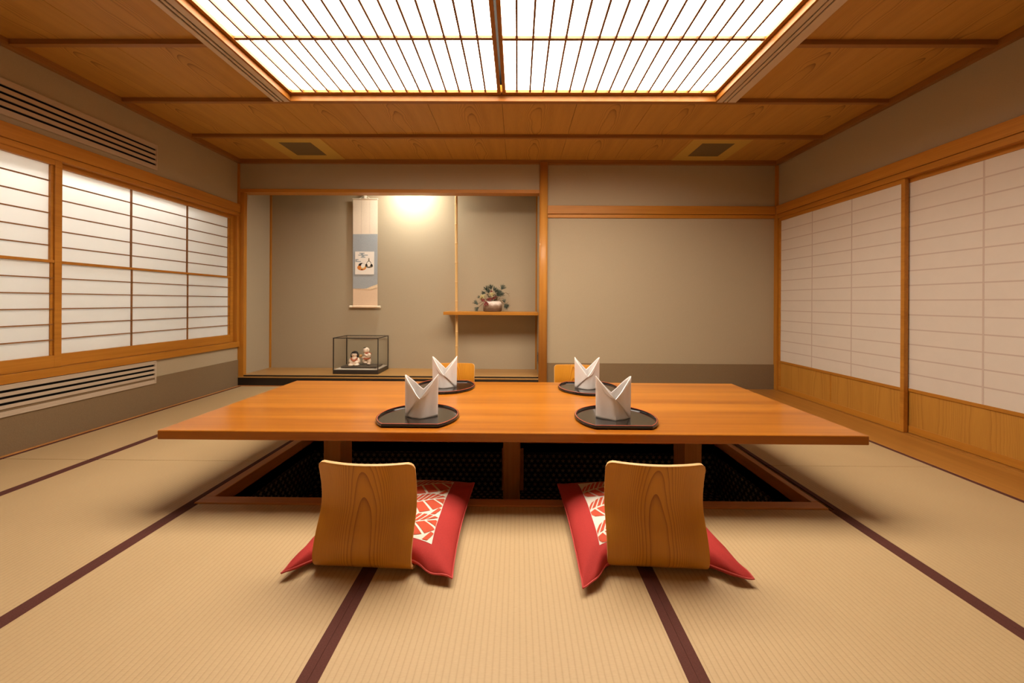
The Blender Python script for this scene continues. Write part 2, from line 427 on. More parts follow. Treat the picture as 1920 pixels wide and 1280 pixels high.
trim(MB().box(XL-.02, -2.996, YR, 4.01, 1.866, 1.957), HY, 'horizontal beam over the paper window')
trim(MB().box(XL-.10, -3.003, YR, 3.955, 1.826, 1.864), HY, 'grooved head rail of the paper window', .002)
trim(MB().box(XL-.10, -2.998, .80, 3.955, .420, .476), HY, 'sill of the paper window')
trim(MB().box(XL-.09, -3.004, 3.922, 3.956, .45, 1.84), HZ, 'far jamb of the paper window', .002)
trim(MB().box(XL-.09, -3.004, .82, .87, .45, 1.84), HZ, 'near jamb of the paper window', .002)
trim(MB().box(2.752, XR+.02, YR, 3.945, 1.868, 1.957), HY, 'horizontal beam over the sliding doors')
trim(MB().box(2.758, XR+.02, YR, 3.93, 1.822, 1.865), HY, 'grooved head rail of the sliding doors', .002)
trim(MB().box(2.800, XR+.10, YR, 3.93, 1.840, 1.870), HY, 'backing rail behind the sliding doors', .001)
struct(MB().box(.30, 2.755, 3.962, 3.975, -.05, .266).build('baseboard_back', DADO, bevel=.001), 'brown base panel along the back wall', 'baseboard')
struct(MB().box(XL-.005, -3.012, YR, 3.956, -.05, .279).build('baseboard_left', DADO, bevel=.001), 'brown base panel along the left wall', 'baseboard')
trim(MB().box(-3.012, -2.9865, YR, 3.95, -.05, .003), TLEG, 'brown strip along the foot of the left wall', .002)
# backing behind the doors
struct(MB().box(XR+.10, XR+.16, YR, YB+.03, -.06, 1.9).build('wall_corridor', DADO), 'dark surface behind the sliding doors', 'wall')

# ------------------------------------------------------------------ ceiling
LX0, LX1, LY0, LY1 = -1.712, 1.472, 1.535, 2.747     # ceiling light opening
VX0, VX1 = -1.832, 1.614                            # outer edges of the slot diffusers
seams = [-3.02, -2.42, -1.842, -1.277, -.70, -.125, .448, 1.023, 1.598, 2.187, 2.785]
bat = [-.27, .33, .93, 1.535, 2.14, 2.745, 3.35, 3.97]
m = MB()
def cboard(x0, x1, y0, y1, xc, off):
    g = .0016
    m.obox(x0+g, x1-g, y0, y1, ZC, ZC+.012, lambda p: (p[0]-xc, p[1]+off))
for i in range(len(seams)-1):
    x0, x1 = seams[i], seams[i+1]; xc = (x0+x1)/2 + random.uniform(-.03, .03)
    for j in range(-1, len(bat)-1):
        y0 = YR if j < 0 else bat[j]; y1 = bat[j+1]
        off = -(y0+.68*(y1-y0)) + random.uniform(-.06, .06)
        if y1 <= LY0+.01 or y0 >= LY1-.01: cboard(x0, x1, y0, y1, xc, off)
        else:
            if x0 < VX0: cboard(x0, min(x1, VX0+.004), y0, y1, xc, off)
            if x1 > VX1: cboard(max(x0, VX1-.004), x1, y0, y1, xc, off)
ceil = struct(m.build('ceiling', CEIL), 'boarded cedar ceiling with arched grain', 'ceiling')
struct(MB().box(XL-.1, XR+.2, YR-.05, YB+.1, 2.62, 2.68).build('ceiling', DARK), 'dark structure above the ceiling boards', 'ceiling')
m = MB(); m.box(XL-.1, XR+.2, YR-.05, LY0, ZC+.013, ZC+.02); m.box(XL-.1, XR+.2, LY1, YB+.05, ZC+.013, ZC+.02)
m.box(XL-.1, VX0, LY0, LY1, ZC+.013, ZC+.02); m.box(VX1, XR+.2, LY0, LY1, ZC+.013, ZC+.02)
m.build('ceiling_backing', DARK, ceil)
for yb in (.33, .93, 3.35):
    trim(MB().box(XL, XR, yb-.012, yb+.018, 2.410, ZC+.002), CX, 'ceiling batten, %s' % ('across the back between light and alcove' if yb > 1 else 'across the room above the viewer' if yb < .5 else 'across the room nearer than the light'), .002)
for yb in (2.14,):
    for x0, x1, sd in ((XL, VX0+.002, 'left'), (VX1-.002, XR, 'right')):
        trim(MB().box(x0, x1, yb-.012, yb+.018, 2.410, ZC+.002), CX, 'short ceiling batten %s of the ceiling light, %s' % (sd, 'at its middle'), .002)
trim(MB().box(XL, XR, LY1-.004, LY1+.026, 2.410, ZC+.002), CX, 'ceiling batten along the far edge of the ceiling light', .002)
trim(MB().box(XL, XR, LY0-.026, LY0+.004, 2.410, ZC+.002), CX, 'ceiling batten along the near edge of the ceiling light', .002)
trim(MB().box(XL, XR, 3.93, YB, 2.396, ZC+.002), CX, 'cornice strip along the back wall', .002)
trim(MB().box(XL, XL+.04, YR, YB, 2.396, ZC+.002), CY, 'cornice strip along the left wall', .002)
trim(MB().box(XR-.04, XR, YR, YB, 2.396, ZC+.002), CY, 'cornice strip along the right wall', .002)

# ceiling light: two big paper screens in a wooden surround
LO = Vector((-.12, 2.141, ZC))
cl = thing('ceiling_light', 'large glowing paper ceiling light in a wooden frame above the table', 'ceiling light', LO)
def L(mb): 
    mb.v = [(x-LO.x, y-LO.y, z-LO.z) for x, y, z in mb.v]; return mb
for x0, x1 in ((LX0, LX0+.014), (LX1-.014, LX1)): L(MB().box(x0, x1, LY0+.004, LY1-.004, 2.408, 2.53)).build('frame_board', LFY, cl, bevel=.0015)
for y0, y1 in ((LY0+.004, LY0+.018), (LY1-.018, LY1-.004)): L(MB().box(LX0+.014, LX1-.014, y0, y1, 2.408, 2.53)).build('frame_board', LFX, cl, bevel=.0015)
rails = [2.155]
for x0, x1, first, yoff in ((LX0+.016, -.132, -1.589, 0), (-.118, LX1-.016, -.012, .004)):
    m = MB(); zf0, zf1 = 2.452, 2.474
    m.box(x0, x0+.024, LY0+.02, LY1-.02, zf0, zf1); m.box(x1-.024, x1, LY0+.02, LY1-.02, zf0, zf1)
    m.box(x0+.024, x1-.024, LY0+.02, LY0+.05, zf0, zf1); m.box(x0+.024, x1-.024, LY1-.052, LY1-.02, zf0, zf1)
    pn = L(m).build('paper_screen', LFY, cl, bevel=.0015)
    L(MB().box(x0+.005, x1-.005, LY0+.025, LY1-.025, zf1+.0005, zf1+.003)).build('paper', LIGHTP, pn)
    m = MB(); x = first
    while x < x1-.03:
        m.box(x-.0062, x+.0062, LY0+.04, LY1-.035, zf1-.017, zf1); x += .0962
    for ry in rails: m.box(x0+.02, x1-.02, ry-.010+yoff, ry+.010+yoff, zf1-.016, zf1)
    L(m).build('lattice', LMUNT, pn)

# slot diffusers either side of the light
for k, (x0, x1, lab) in enumerate(((VX0, LX0-.001, 'long beige slot air diffuser left of the ceiling light'), (LX1+.001, VX1, 'long beige slot air diffuser right of the ceiling light'))):
    t = thing('air_diffuser', lab, 'air vent', (x0, 2.141, 2.41), 0, 'slot air diffusers in the ceiling')
    W = x1-x0; h = (LY1-LY0)/2-.002
    MB().box(.006, W-.006, -h, h, .008, .014).build('backing', DARK, t)
    wide = (.036, .018, .036) if k == 0 else (.036, .018, .036)
    gaps = (W-.036-.018-.036)/2
    x = 0
    segs = [(0, .042), (.052, .072), (.082, W)] if k == 1 else [(0, .034), (.047, .064), (.077, W)]
    for s0, s1 in segs: MB().box(s0, s1, -h, h, -.001, .008).build('rail', VENTC, t, bevel=.001)

# gold access panels with mesh
for x0, x1, mx0, mx1, lab in ((-2.42, -1.853, -2.297, -1.99, 'gold ceiling panel with square mesh, at the left above the scroll alcove'),
                              (1.628, 2.187, 1.752, 2.06, 'gold ceiling panel with square mesh, at the right near the sliding doors')):
    t = thing('ceiling_grille', lab, 'ceiling grille', ((x0+x1)/2, 3.66, ZC), 0, 'gold ceiling panels with mesh')
    cx = (x0+x1)/2
    MB().box(x0-cx+.002, x1-cx-.002, -.289, .269, -.004, .0).build('panel', GOLD, t)
    MB().box(mx0-cx, mx1-cx, -.15, .155, -.0055, -.004).build('mesh', MESHG, t)

# ------------------------------------------------------------------ left paper window
win = struct(bpy.data.objects.new('window_1', None), 'wide paper window on the left wall, two sliding sashes', 'window')
COL.objects.link(win); win.location = (XL, 2.4, .47)
WO_ = Vector(win.location)
def Wl(mb):
    mb.v = [(x-WO_.x, y-WO_.y, z-WO_.z) for x, y, z in mb.v]; return mb
def sash(y0, y1, xf, cols, lab):
    x0, x1 = xf-.030, xf
    st = .038
    m = MB()
    m.box(x0, x1, y0, y0+st, .478, 1.828); m.box(x0, x1, y1-st, y1, .478, 1.828)
    m.box(x0, x1, y0+st, y1-st, .478, .557); m.box(x0, x1, y0+st, y1-st, 1.793, 1.828)
    # inner lip
    m.box(x0, xf-.012, y0+st, y0+st+.014, .557, 1.793); m.box(x0, xf-.012, y1-st-.014, y1-st, .557, 1.793)
    m.box(x0, xf-.002, y0+st, y1-st, 1.158, 1.176)
    f = Wl(m).build('sash', HY, win, bevel=.002); f['label'] = lab
    p0, p1 = y0+st, y1-st
    Wl(MB().box(x0+.001, x0+.003, p0, p1, 1.17, 1.80)).build('paper', WPAPER, f)
    Wl(MB().box(x0+.009, x0+.011, p0, p1, .55, 1.165)).build('paper', WPAPER, f)
    m = MB()
    for k in range(1, 6):
        z = 1.793-k*.1045; m.box(x0+.003, x0+.014, p0, p1, z-.0035, z+.0035)
        z = 1.160-k*.1005; m.box(x0+.011, x0+.022, p0, p1, z-.0035, z+.0035)
    for c in cols:
        m.box(x0+.003, x0+.016, c-.0032, c+.0032, 1.17, 1.795); m.box(x0+.011, x0+.022, c-.0032, c+.0032, .557, 1.16)
    Wl(m).build('lattice', MUNT, f)
sash(.885, 2.411, -3.010, (1.40, 1.88), 'sash nearer the viewer, sliding in the front track')
sash(2.375, 3.922, -3.044, (2.895, 3.39), 'far sash in the rear track')

# ------------------------------------------------------------------ sliding doors on the right
def door(num, y0, y1, xf, lab, cols, kd):
    t = struct(bpy.data.objects.new('door_%d' % num, None), lab, 'door'); COL.objects.link(t)
    t.location = (xf, (y0+y1)/2, 0); O = Vector(t.location)
    def Q(mb):
        mb.v = [(x-O.x, y-O.y, z-O.z) for x, y, z in mb.v]; return mb
    x0, x1 = xf, xf+.030; st = .026
    m = MB()
    m.box(x0, x1, y0, y0+st, .003, 1.838); m.box(x0, x1, y1-st, y1, .003, 1.838)
    m.box(x0+.001, x1, y0+st, y1-st, 1.790, 1.838); m.box(x0+.001, x1, y0+st, y1-st, .296, .318); m.box(x0+.001, x1, y0+st, y1-st, .003, .052)
    m.box(x0+.004, x1, kd-.006, kd+.006, .05, .298)
    Q(m).build('frame', HY, t, bevel=.0015)
    Q(MB().box(x0+.006, x0+.008, y0+st-.003, y1-st+.003, .316, 1.792)).build('paper', DPAPER, t)
    m = MB()
    for k in range(1, 14):
        z = .318+k*.1052; m.box(x0+.0052, x0+.0062, y0+st, y1-st, z-.0045, z+.0045)
    for c in cols: m.box(x0+.0050, x0+.0062, c-.0045, c+.0045, .318, 1.79)
    o = Q(m).build('lattice', DLINE, t); o['label'] = 'pinkish lattice lines glued behind the paper'
    for p0, p1 in ((y0+st, kd-.006), (kd+.006, y1-st)):
        m = MB(); nb = 2
        for q in range(nb):
            b0, b1 = p0+(p1-p0)*q/nb, p0+(p1-p0)*(q+1)/nb
            pc = b0+(b1-b0)*random.uniform(.3, .7); vz = random.uniform(-.05, .30)
            m.obox(x0+.008, x0+.014, b0, b1, .05, .298, lambda p: (p[1]-pc, p[2]-vz))
        Q(m).build('kick_panel', KICK, t)
door(1, 2.655, 3.922, 2.770, 'far sliding paper door on the right, beside the back wall', (3.488, 3.078), 3.28)
door(2, 1.400, 2.700, 2.805, 'near sliding paper door on the right, set in the rear track', (2.240, 1.83), 2.03)
door(3, .140, 1.440, 2.770, 'sliding paper door beyond the right edge of the view', (.98, .56), .79)

# ------------------------------------------------------------------ wall vents on the left
def vent(z0, z1, lab):
    t = thing('air_vent', lab, 'air vent', (XL, 2.0, z0), 0, 'slatted air vents in the left wall')
    y0, y1 = -1.05, 1.046; h = z1-z0
    MB().box(.0, .004, y0+.004, y1-.004, .004, h-.004).build('backing', DARK, t)
    m = MB(); fr = .011
    m.box(0, .016, y0, y1, 0, fr); m.box(0, .016, y0, y1, h-fr, h); m.box(0, .016, y0, y0+fr, fr, h-fr); m.box(0, .016, y1-fr, y1, fr, h-fr)
    m.build('frame', VENT, t, bevel=.0015)
    n = 5; pitch = (h-2*fr+.016)/n
    for k in range(n):
        zz = fr+k*pitch
        MB().box(.003, .014, y0+fr, y1-fr, zz, zz+pitch-.016).build('slat', VENT, t, bevel=.0015)
vent(1.998, 2.208, 'long beige slatted air vent high on the left wall above the window')
vent(.227, .417, 'long beige slatted air vent low on the left wall under the window sill')

# ------------------------------------------------------------------ alcove contents
# bamboo pole
t = thing('bamboo_pole', 'slim pale bamboo pole standing upright through the alcove shelf', 'bamboo pole', (-.698, 4.20, .115))
BAM = wood('bamboo', (.72, .47, .20, 1), (.60, .36, .13, 1), 2, .35, .1)
pts = []; rs = []; H = 2.385
nodes = [.12, .30, .46, .62, .81, 1.03, 1.25, 1.47, 1.69, 1.915, 2.14, 2.36]
zs = sorted(set([0, H]+[z+dz for z in nodes for dz in (-.012, -.004, 0, .004, .012)]))
for z in zs:
    if z > H: continue
    dd = min(abs(z-q) for q in nodes); lean = .010*(z-1.2)/1.2
    pts.append((-lean, 0, z)); rs.append(.0195 if dd < .001 else (.0165 if dd < .006 else .0155))
MB().tube(pts, rs, 14).build('culm', BAM, t, smooth=True)

# shelf
SH = tag(MB().box(0, 1.055, 0, .34, 0, .035).build('wall_shelf', HX, loc=(-.822, 4.08, .773), bevel=.002),
         'orange wooden shelf in the alcove carrying a potted arrangement', 'shelf')

# hanging scroll, slightly away from the wall
SC = thing('hanging_scroll', 'cream and blue-grey hanging scroll with a small picture, in the alcove', 'scroll', (-1.82, 4.392, .852))
CREAM = plain('scroll_cream', (.80, .66, .50, 1), .9, grain=.03, gscale=60); PEACH = plain('scroll_peach', (.74, .54, .36, 1), .9, grain=.03, gscale=60)
BLUEG = plain('scroll_blue', (.36, .38, .385, 1), .9, grain=.14, gscale=260); IVORY = plain('roller_ivory', (.80, .67, .48, 1), .4)
hw = .148
def sheet(name, poly, y, mt, par, th=.0012):
    return MB().prism(poly, y, y+th, 'y').build(name, mt, par)
def top_dx(z): return -.006*(z/1.29)            # hangs a touch askew
def sk(p): return (p[0]+top_dx(p[1]), p[1])
sheet('backing_sheet', [sk(p) for p in [(-hw, .01), (hw, .01), (hw, 1.285), (-hw, 1.285)]], 0, PEACH, SC)
sheet('upper_panel', [sk(p) for p in [(-hw, .868), (hw, .872), (hw, 1.285), (-hw, 1.282)]], -.0012, CREAM, SC)
low = [(-hw, .217), (-.02, .217), (.02, .222), (.07, .243), (hw, .272)]
sheet('blue_panel', [sk(p) for p in low+[(hw, .872), (-hw, .868)]], -.0024, BLUEG, SC)
m = MB()
for sx in (-.052, .048): m.box(sx-.0012, sx+.0012, -.0022, -.0012, .872, 1.283)
m.build('hanging_strips', plain('scroll_fold', (.58, .45, .32, 1), .9), SC)
sheet('sand_strip', [sk(p) for p in [(-.02, .217), (.02, .222), (.07, .243), (hw, .272), (hw, .235), (.06, .205)]], -.003, plain('scroll_sand', (.78, .60, .38, 1), .9, grain=.25, gscale=220), SC)
MB().tube([(-hw-.004-.006, -.001, 1.29), (hw+.004-.006, -.001, 1.29)], .007, 10).build('top_rod', CREAM, SC, smooth=True)
MB().tube([(-hw-.002, -.004, 0), (hw+.002, -.004, 0)], .0145, 16).build('roller', PEACH, SC, smooth=True)
for sg in (-1, 1):
    MB().tube([(sg*(hw+.002), -.004, 0), (sg*(hw+.012), -.004, 0), (sg*(hw+.034), -.004, 0), (sg*(hw+.038), -.004, 0)], [.014, .0155, .0165, .013], 14).build('roller_knob', IVORY, SC, smooth=True)
m = MB(); m.tube([(-.07-.006, 0, 1.296), (-.01, 0, 1.335), (.058-.006, 0, 1.296)], .0025, 6); m.box(-.018, .006, -.012, .004, 1.296, 1.38)
m.build('hanging_cord', plain('cord', (.8, .74, .62, 1), .8), SC)
# picture card with a seated couple in court dress
pc = MB().box(-.122, .105, -.007, -.0036, .387, .66).build('picture_card', plain('card', (.84, .76, .66, 1), .9), SC)
def artpoly(mb, pts, lay, mi):    # pts in card units: x 0..1, z 0..1
    q = [(-.122+.227*x, .387+.273*z) for x, z in pts]
    mb.prism(q, -.0073-.0004*lay, -.007, 'y', mi)
def oval(cx, cz, rx, rz, a0=0, a1=2*PI, n=24): return [(cx+rx*math.cos(a0+(a1-a0)*k/n), cz+rz*math.sin(a0+(a1-a0)*k/n)) for k in range(n + (0 if a1-a0 > 6.2 else 1))]
ART = [plain('art_cloud', (.31, .34, .34, 1), .9), plain('art_black', (.022, .018, .014, 1), .9), plain('art_white', (.86, .79, .68, 1), .9),
       plain('art_orange', (.66, .22, .04, 1), .9), plain('art_olive', (.24, .20, .13, 1), .9), plain('art_yellow', (.70, .50, .20, 1), .9)]
m = MB()
for x0, x1, z in ((.22, .50, .93), (.30, .43, .885), (.17, .67, .845), (.35, .48, .80), (.30, .54, .755), (.02, .18, .65), (.02, .10, .61), (.02, .31, .565)):
    artpoly(m, [(x0, z-.02), (x1, z-.02), (x1, z+.02), (x0, z+.02)], 0, 0)
artpoly(m, oval(.35, .30, .235, .125), 0, 3)
artpoly(m, oval(.35, .40, .17, .105, -.2, PI+.2), 1, 1)
artpoly(m, oval(.42, .37, .105, .115), 2, 2)
artpoly(m, [(.30, .27), (.42, .24), (.52, .28), (.52, .34), (.42, .28), (.32, .33)], 3, 5)
artpoly(m, oval(.36, .21, .05, .02), 2, 1)
artpoly(m, oval(.74, .37, .21, .085), 0, 4)
artpoly(m, oval(.73, .43, .135, .165, -.3, PI+.3), 1, 1); artpoly(m, oval(.73, .43, .11, .14, -.3, PI+.3), 2, 2)
artpoly(m, [(.69, .60), (.77, .60), (.75, .72), (.71, .72)], 2, 4)
artpoly(m, oval(.60, .41, .055, .06), 3, 1); artpoly(m, oval(.87, .40, .06, .06), 3, 1)
artpoly(m, [(.68, .34), (.78, .34), (.76, .5), (.70, .5)], 3, 2)
artpoly(m, [(.66, .33), (.73, .29), (.80, .33), (.78, .35), (.73, .32), (.68, .35)], 4, 1)
m.build('painted_couple', ART, pc)

# glass display case with two little court dolls
CS = thing('display_case', 'glass display case with black base on the alcove floor, holding two dolls', 'display case', (-1.782, 4.21, .115))
hx, hy, hz = .252, .163, .400
CASEIN = plain('case_floor', (.55, .46, .35, 1), .6)
m = MB(); m.box(-hx, hx, -hy, hy, 0, .045); o = m.build('base', FRAMEB, CS, bevel=.003)
MB().box(-hx+.012, hx-.012, -hy+.012, hy-.012, .045, .048).build('inner_floor', CASEIN, CS)
m = MB(); fw = .0045
for sx in (-1, 1):
    for sy in (-1, 1): m.box(sx*(hx-.005)-fw, sx*(hx-.005)+fw, sy*(hy-.005)-fw, sy*(hy-.005)+fw, .045, hz)
for sy in (-1, 1): m.box(-hx, hx, sy*(hy-.005)-fw, sy*(hy-.005)+fw, hz-.009, hz)
for sx in (-1, 1): m.box(sx*(hx-.005)-fw, sx*(hx-.005)+fw, -hy, hy, hz-.009, hz)
m.build('case_frame', FRAMEB, CS)
for nm, bx in (('front', (-hx+.01, hx-.01, -hy+.003, -hy+.005, .047, hz-.009)), ('back', (-hx+.01, hx-.01, hy-.005, hy-.003, .047, hz-.009)),
               ('left', (-hx+.003, -hx+.005, -hy+.01, hy-.01, .047, hz-.009)), ('right', (hx-.005, hx-.003, -hy+.01, hy-.01, .047, hz-.009)),
               ('top', (-hx+.01, hx-.01, -hy+.01, hy-.01, hz-.005, hz-.003))):
    MB().box(*bx).build('glass_pane', GLASS, CS)
ST = tag(MB().box(-.20, .20, -.10, .10, .006, .022).box(-.185, .185, -.085, .085, 0, .006).build('display_stand', STAND, loc=(-1.782, 4.225, .163), bevel=.002),
         'low dark brown plinth under the dolls inside the glass case', 'stand')
SKIN = plain('doll_white', (.84, .66, .50, 1), .4); HAIR = plain('doll_hair', (.018, .014, .012, 1), .3)
VEST = plain('doll_vest', (.42, .10, .035, 1), .5, grain=.2, gscale=200); GILT = plain('doll_gilt', (.50, .25, .06, 1), .4)
def rem(o, v=.004):
    r = o.modifiers.new('merge', 'REMESH'); r.mode = 'VOXEL'; r.voxel_size = v; r.use_smooth_shade = True
    s = o.modifiers.new('soft', 'SMOOTH'); s.iterations = 4; s.factor = .5
    return o
def Rt(ax, a): return Matrix.Rotation(a, 3, ax)
D1 = thing('seated_doll', 'seated white doll with black bobbed hair and red bib in the glass case', 'doll', (-1.852, 4.185, .186), .15)
m = MB()
m.ell((0, 0, .040), (.046, .038, .042)); m.ell((0, -.005, .075), (.034, .028, .034)); m.ell((0, -.004, .126), (.034, .032, .030))
m.ell((0, 0, .10), (.016, .016, .02))
for s_ in (-1, 1):
    m.ell((s_*.042, -.006, .062), (.020, .020, .034), rot=Rt('Y', s_*-.35)); m.ell((s_*.026, -.032, .040), (.024, .014, .013), rot=Rt('Z', s_*.5))
    m.ell((s_*.030, -.030, .014), (.033, .030, .016))
m.ell((0, -.037, .124), (.004, .004, .004))
rem(m.build('body', SKIN, D1))
m = MB(); m.ell((0, .006, .135), (.040, .036, .031))
for s_ in (-1, 1): m.ell((s_*.034, .002, .112), (.011, .022, .034))
m.ell((0, .022, .112), (.034, .02, .036)); m.ell((0, -.024, .149), (.028, .012, .010))
rem(m.build('hair', HAIR, D1), .0035)
m = MB(); m.tube([(-.034, -.018, .086), (-.018, -.034, .070), (0, -.038, .056), (.018, -.034, .070), (.034, -.018, .086)], .010, 8); m.ell((0, -.034, .060), (.017, .008, .014))
m.build('bib', VEST, D1, smooth=True)
MB().ell((-.005, -.043, .058), (.012, .004, .004)).build('bib_knot', GILT, D1, smooth=True); MB().ell((-.012, 0, .167), (.005, .005, .006)).build('hair_ornament', GILT, D1, smooth=True)
m = MB()
for s_ in (-1, 1): m.ell((s_*.012, -.0345, .131), (.005, .002, .0014))
m.ell((0, -.0355, .117), (.004, .002, .0016)); m.build('face_paint', HAIR, D1)
D2 = thing('standing_doll', 'standing white child doll holding a small drum in the glass case', 'doll', (-1.728, 4.235, .186), -.35)
m = MB()
m.ell((.000, 0, .088), (.040, .034, .038)); m.ell((.008, 0, .116), (.036, .031, .030)); m.ell((-.012, -.004, .166), (.039, .037, .036)); m.ell((-.004, 0, .142), (.02, .02, .016))
m.ell((.020, .006, .046), (.024, .022, .038)); m.ell((.022, .002, .014), (.019, .025, .014))
m.ell((-.026, -.014, .056), (.024, .022, .036), rot=Rt('Y', .5)); m.ell((-.014, -.014, .028), (.017, .019, .015))
m.ell((.034, -.014, .110), (.024, .022, .033), rot=Rt('Y', .5)); m.ell((.006, -.034, .120), (.028, .014, .013), rot=Rt('Y', .35)); m.ell((-.026, -.036, .090), (.026, .014, .013), rot=Rt('Y', -.2))
m.ell((-.022, -.040, .160), (.004, .004, .004)); m.ell((.018, -.022, .160), (.006, .004, .010))
rem(m.build('body', SKIN, D2))
for c_, r_ in (((-.024, -.022, .196), (.010, .010, .006)), ((-.012, -.018, .200), (.008, .010, .005)), ((.020, -.024, .178), (.004, .004, .004))): MB().ell(c_, r_).build('hair_tuft', HAIR, D2, smooth=True)
m = MB()
for sx in (-.034, -.010): m.ell((sx, -.0375 if sx < -.02 else -.0415, .170), (.005, .002, .0013), rot=Rt('Z', -.3 if sx < -.02 else .1))
m.ell((-.022, -.0405, .150), (.004, .002, .0014)); m.build('face_paint', HAIR, D2)
m = MB(); m.tube([(-.042, -.010, .083), (-.014, -.036, .076), (.022, -.032, .073), (.042, .004, .086)], .009, 8); m.build('sash', VEST, D2, smooth=True)
m = MB(); m.tube([(.004, -.034, .136), (.022, -.026, .138), (.036, -.004, .136), (.034, .018, .130)], .009, 8); m.build('collar', VEST, D2, smooth=True)
m = MB(); m.tube([(-.034, -.050, .104), (-.052, -.056, .112)], .017, 14); m.build('drum', GILT, D2, smooth=True)
SHOE = plain('doll_shoe', (.06, .03, .02, 1), .5)
for c_, r_ in (((.021, -.004, .007), (.017, .024, .007)), ((-.012, -.018, .018), (.013, .017, .006))): MB().ell(c_, r_).build('shoe', SHOE, D2, smooth=True)

# potted arrangement on the shelf
FA = thing('flower_arrangement', 'small pine and chrysanthemum arrangement in a squat pale pot on the shelf', 'flower arrangement', (-.285, 4.24, .808))
mg, nt, bs = mat('pot_glaze')
v = objvec(nt); sp = nt.nodes.new('ShaderNodeSeparateXYZ'); link(nt, v, sp.inputs[0])
f = mth(nt, 'ADD', sp.outputs[2], mth(nt, 'MULTIPLY', noise(nt, v, 24, 3), .04))
link(nt, ramp(nt, mth(nt, 'MULTIPLY', f, 7), [(.36, (.12, .065, .035, 1)), (.62, (.30, .20, .13, 1)), (.80, (.78, .66, .56, 1))]), bs.inputs['Base Color']); bs.inputs['Roughness'].default_value = .45
m = MB(); m.lathe([(.090, 0), (.104, .006), (.108, .03), (.109, .06), (.106, .09), (.096, .112), (.080, .121), (.072, .119), (.070, .09), (.01, .085)], 36, sy=.8)
m.build('pot', mg, FA, smooth=True)
NEED = plain('pine_needle', (.085, .105, .075, 1), .6); TWIG = plain('twig', (.17, .085, .035, 1), .8)
CHRY = plain('cream_petal', (.60, .52, .28, 1), .7); BERR = plain('red_petal', (.27, .055, .045, 1), .6); LEAFD = plain('dark_leaf', (.10, .085, .04, 1), .6)
def needles(c, up, n, ln, spread):
    m = MB(); up = Vector(up).normalized()
    for k in range(n):
        d = (up + Vector((random.uniform(-1, 1), random.uniform(-.8, .8), random.uniform(-1, 1)))*spread).normalized()
        l = ln*random.uniform(.7, 1.05); p = Vector(c)+Vector((random.uniform(-.008, .008), random.uniform(-.008, .008), random.uniform(-.008, .008)))
        m.tube([p, p+d*l*.5, p+d*l+Vector((0, 0, -.004))], [.0013, .0013, .0004], 4)
    m.build('pine_sprig', NEED, FA)
tips = [((-.065, 0, .245), (-.4, 0, 1), 60, .065, .8), ((-.02, .01, .265), (0, 0, 1), 60, .06, .85), ((.015, -.01, .25), (.6, 0, .7), 40, .055, .8), ((-.09, .0, .215), (-.9, 0, .1), 34, .05, .7),
        ((.105, .0, .262), (.5, 0, .8), 60, .065, .8), ((.06, -.02, .185), (.1, 0, .4), 90, .06, 1.1), ((.095, .02, .195), (.5, 0, .3), 50, .05, 1.0), ((.145, -.01, .075), (.3, 0, -.2), 100, .06, 1.1),
        ((.135, 0, .11), (.0, 0, .5), 30, .05, .7), ((-.175, -.01, .085), (-.6, 0, .6), 50, .065, .55), ((-.165, -.01, .045), (-.5, 0, -.5), 46, .055, .7), ((-.14, 0, .165), (-.9, 0, .4), 22, .04, .6),
        ((-.045, -.01, .225), (-.2, -.2, .7), 60, .055, 1.0), ((.035, -.02, .225), (.3, -.2, .6), 60, .055, 1.0), ((.075, -.03, .215), (.2, 0, .5), 60, .05, 1.2)]
for c, u, n, ln, s_ in tips: needles(c, u, n, ln, s_)
m = MB()
for (c, u, n, ln, s_), b in zip(tips, [(-.02, 0), (0, 0), (.01, 0), (-.02, 0), (.03, 0), (.02, 0), (.04, 0), (.05, 0), (.05, 0), (-.04, 0), (-.04, 0), (-.04, 0), (-.01, 0), (.02, 0), (.03, 0)]):
    p0 = Vector((b[0], b[1], .09)); p2 = Vector(c); p1 = (p0+p2)/2+Vector((0, 0, .035))
    m.tube([p0, p1, p2], [.003, .0025, .0018], 5)
m.tube([(.06, 0, .12), (.10, 0, .19), (.15, 0, .222), (.172, 0, .205)], .0018, 5); m.tube([(.15, 0, .222), (.185, 0, .20), (.19, 0, .175)], .0015, 5); m.tube([(.172, 0, .205), (.20, 0, .212)], .0012, 5)
m.tube([(.05, -.02, .11), (.09, -.02, .155), (.13, -.02, .15)], .0016, 5)
m.build('twigs', TWIG, FA)
def bloom(c, r, mt, n, name, fl=.6):
    m = MB(); c = Vector(c)
    for k in range(n):
        d = Vector((random.gauss(0, 1), random.gauss(0, 1)-.4, random.gauss(0, 1)+fl)).normalized()
        q = d.to_track_quat('X', 'Z').to_matrix()
        m.ell(c+d*r*.55, (r*.5, r*.15, r*.07), 6, 4, rot=q)
    m.ell(c, (r*.45, r*.45, r*.4), 8, 6)
    m.build(name, mt, FA, smooth=True)
bloom((-.108, -.04, .158), .042, CHRY, 60, 'chrysanthemum'); bloom((-.005, -.05, .190), .036, CHRY, 60, 'chrysanthemum')
for c, r in (((-.098, -.075, .125), .026), ((-.070, -.08, .100), .026), ((-.045, -.07, .135), .024), ((-.08, -.085, .08), .022), ((-.05, -.09, .085), .018), ((-.02, -.07, .14), .024), ((.015, -.06, .15), .024), ((.04, -.05, .165), .02), ((-.01, -.05, .225), .018), ((-.115, -.06, .13), .018)): bloom(c, r, BERR, 26, 'red_blossom')
m = MB()
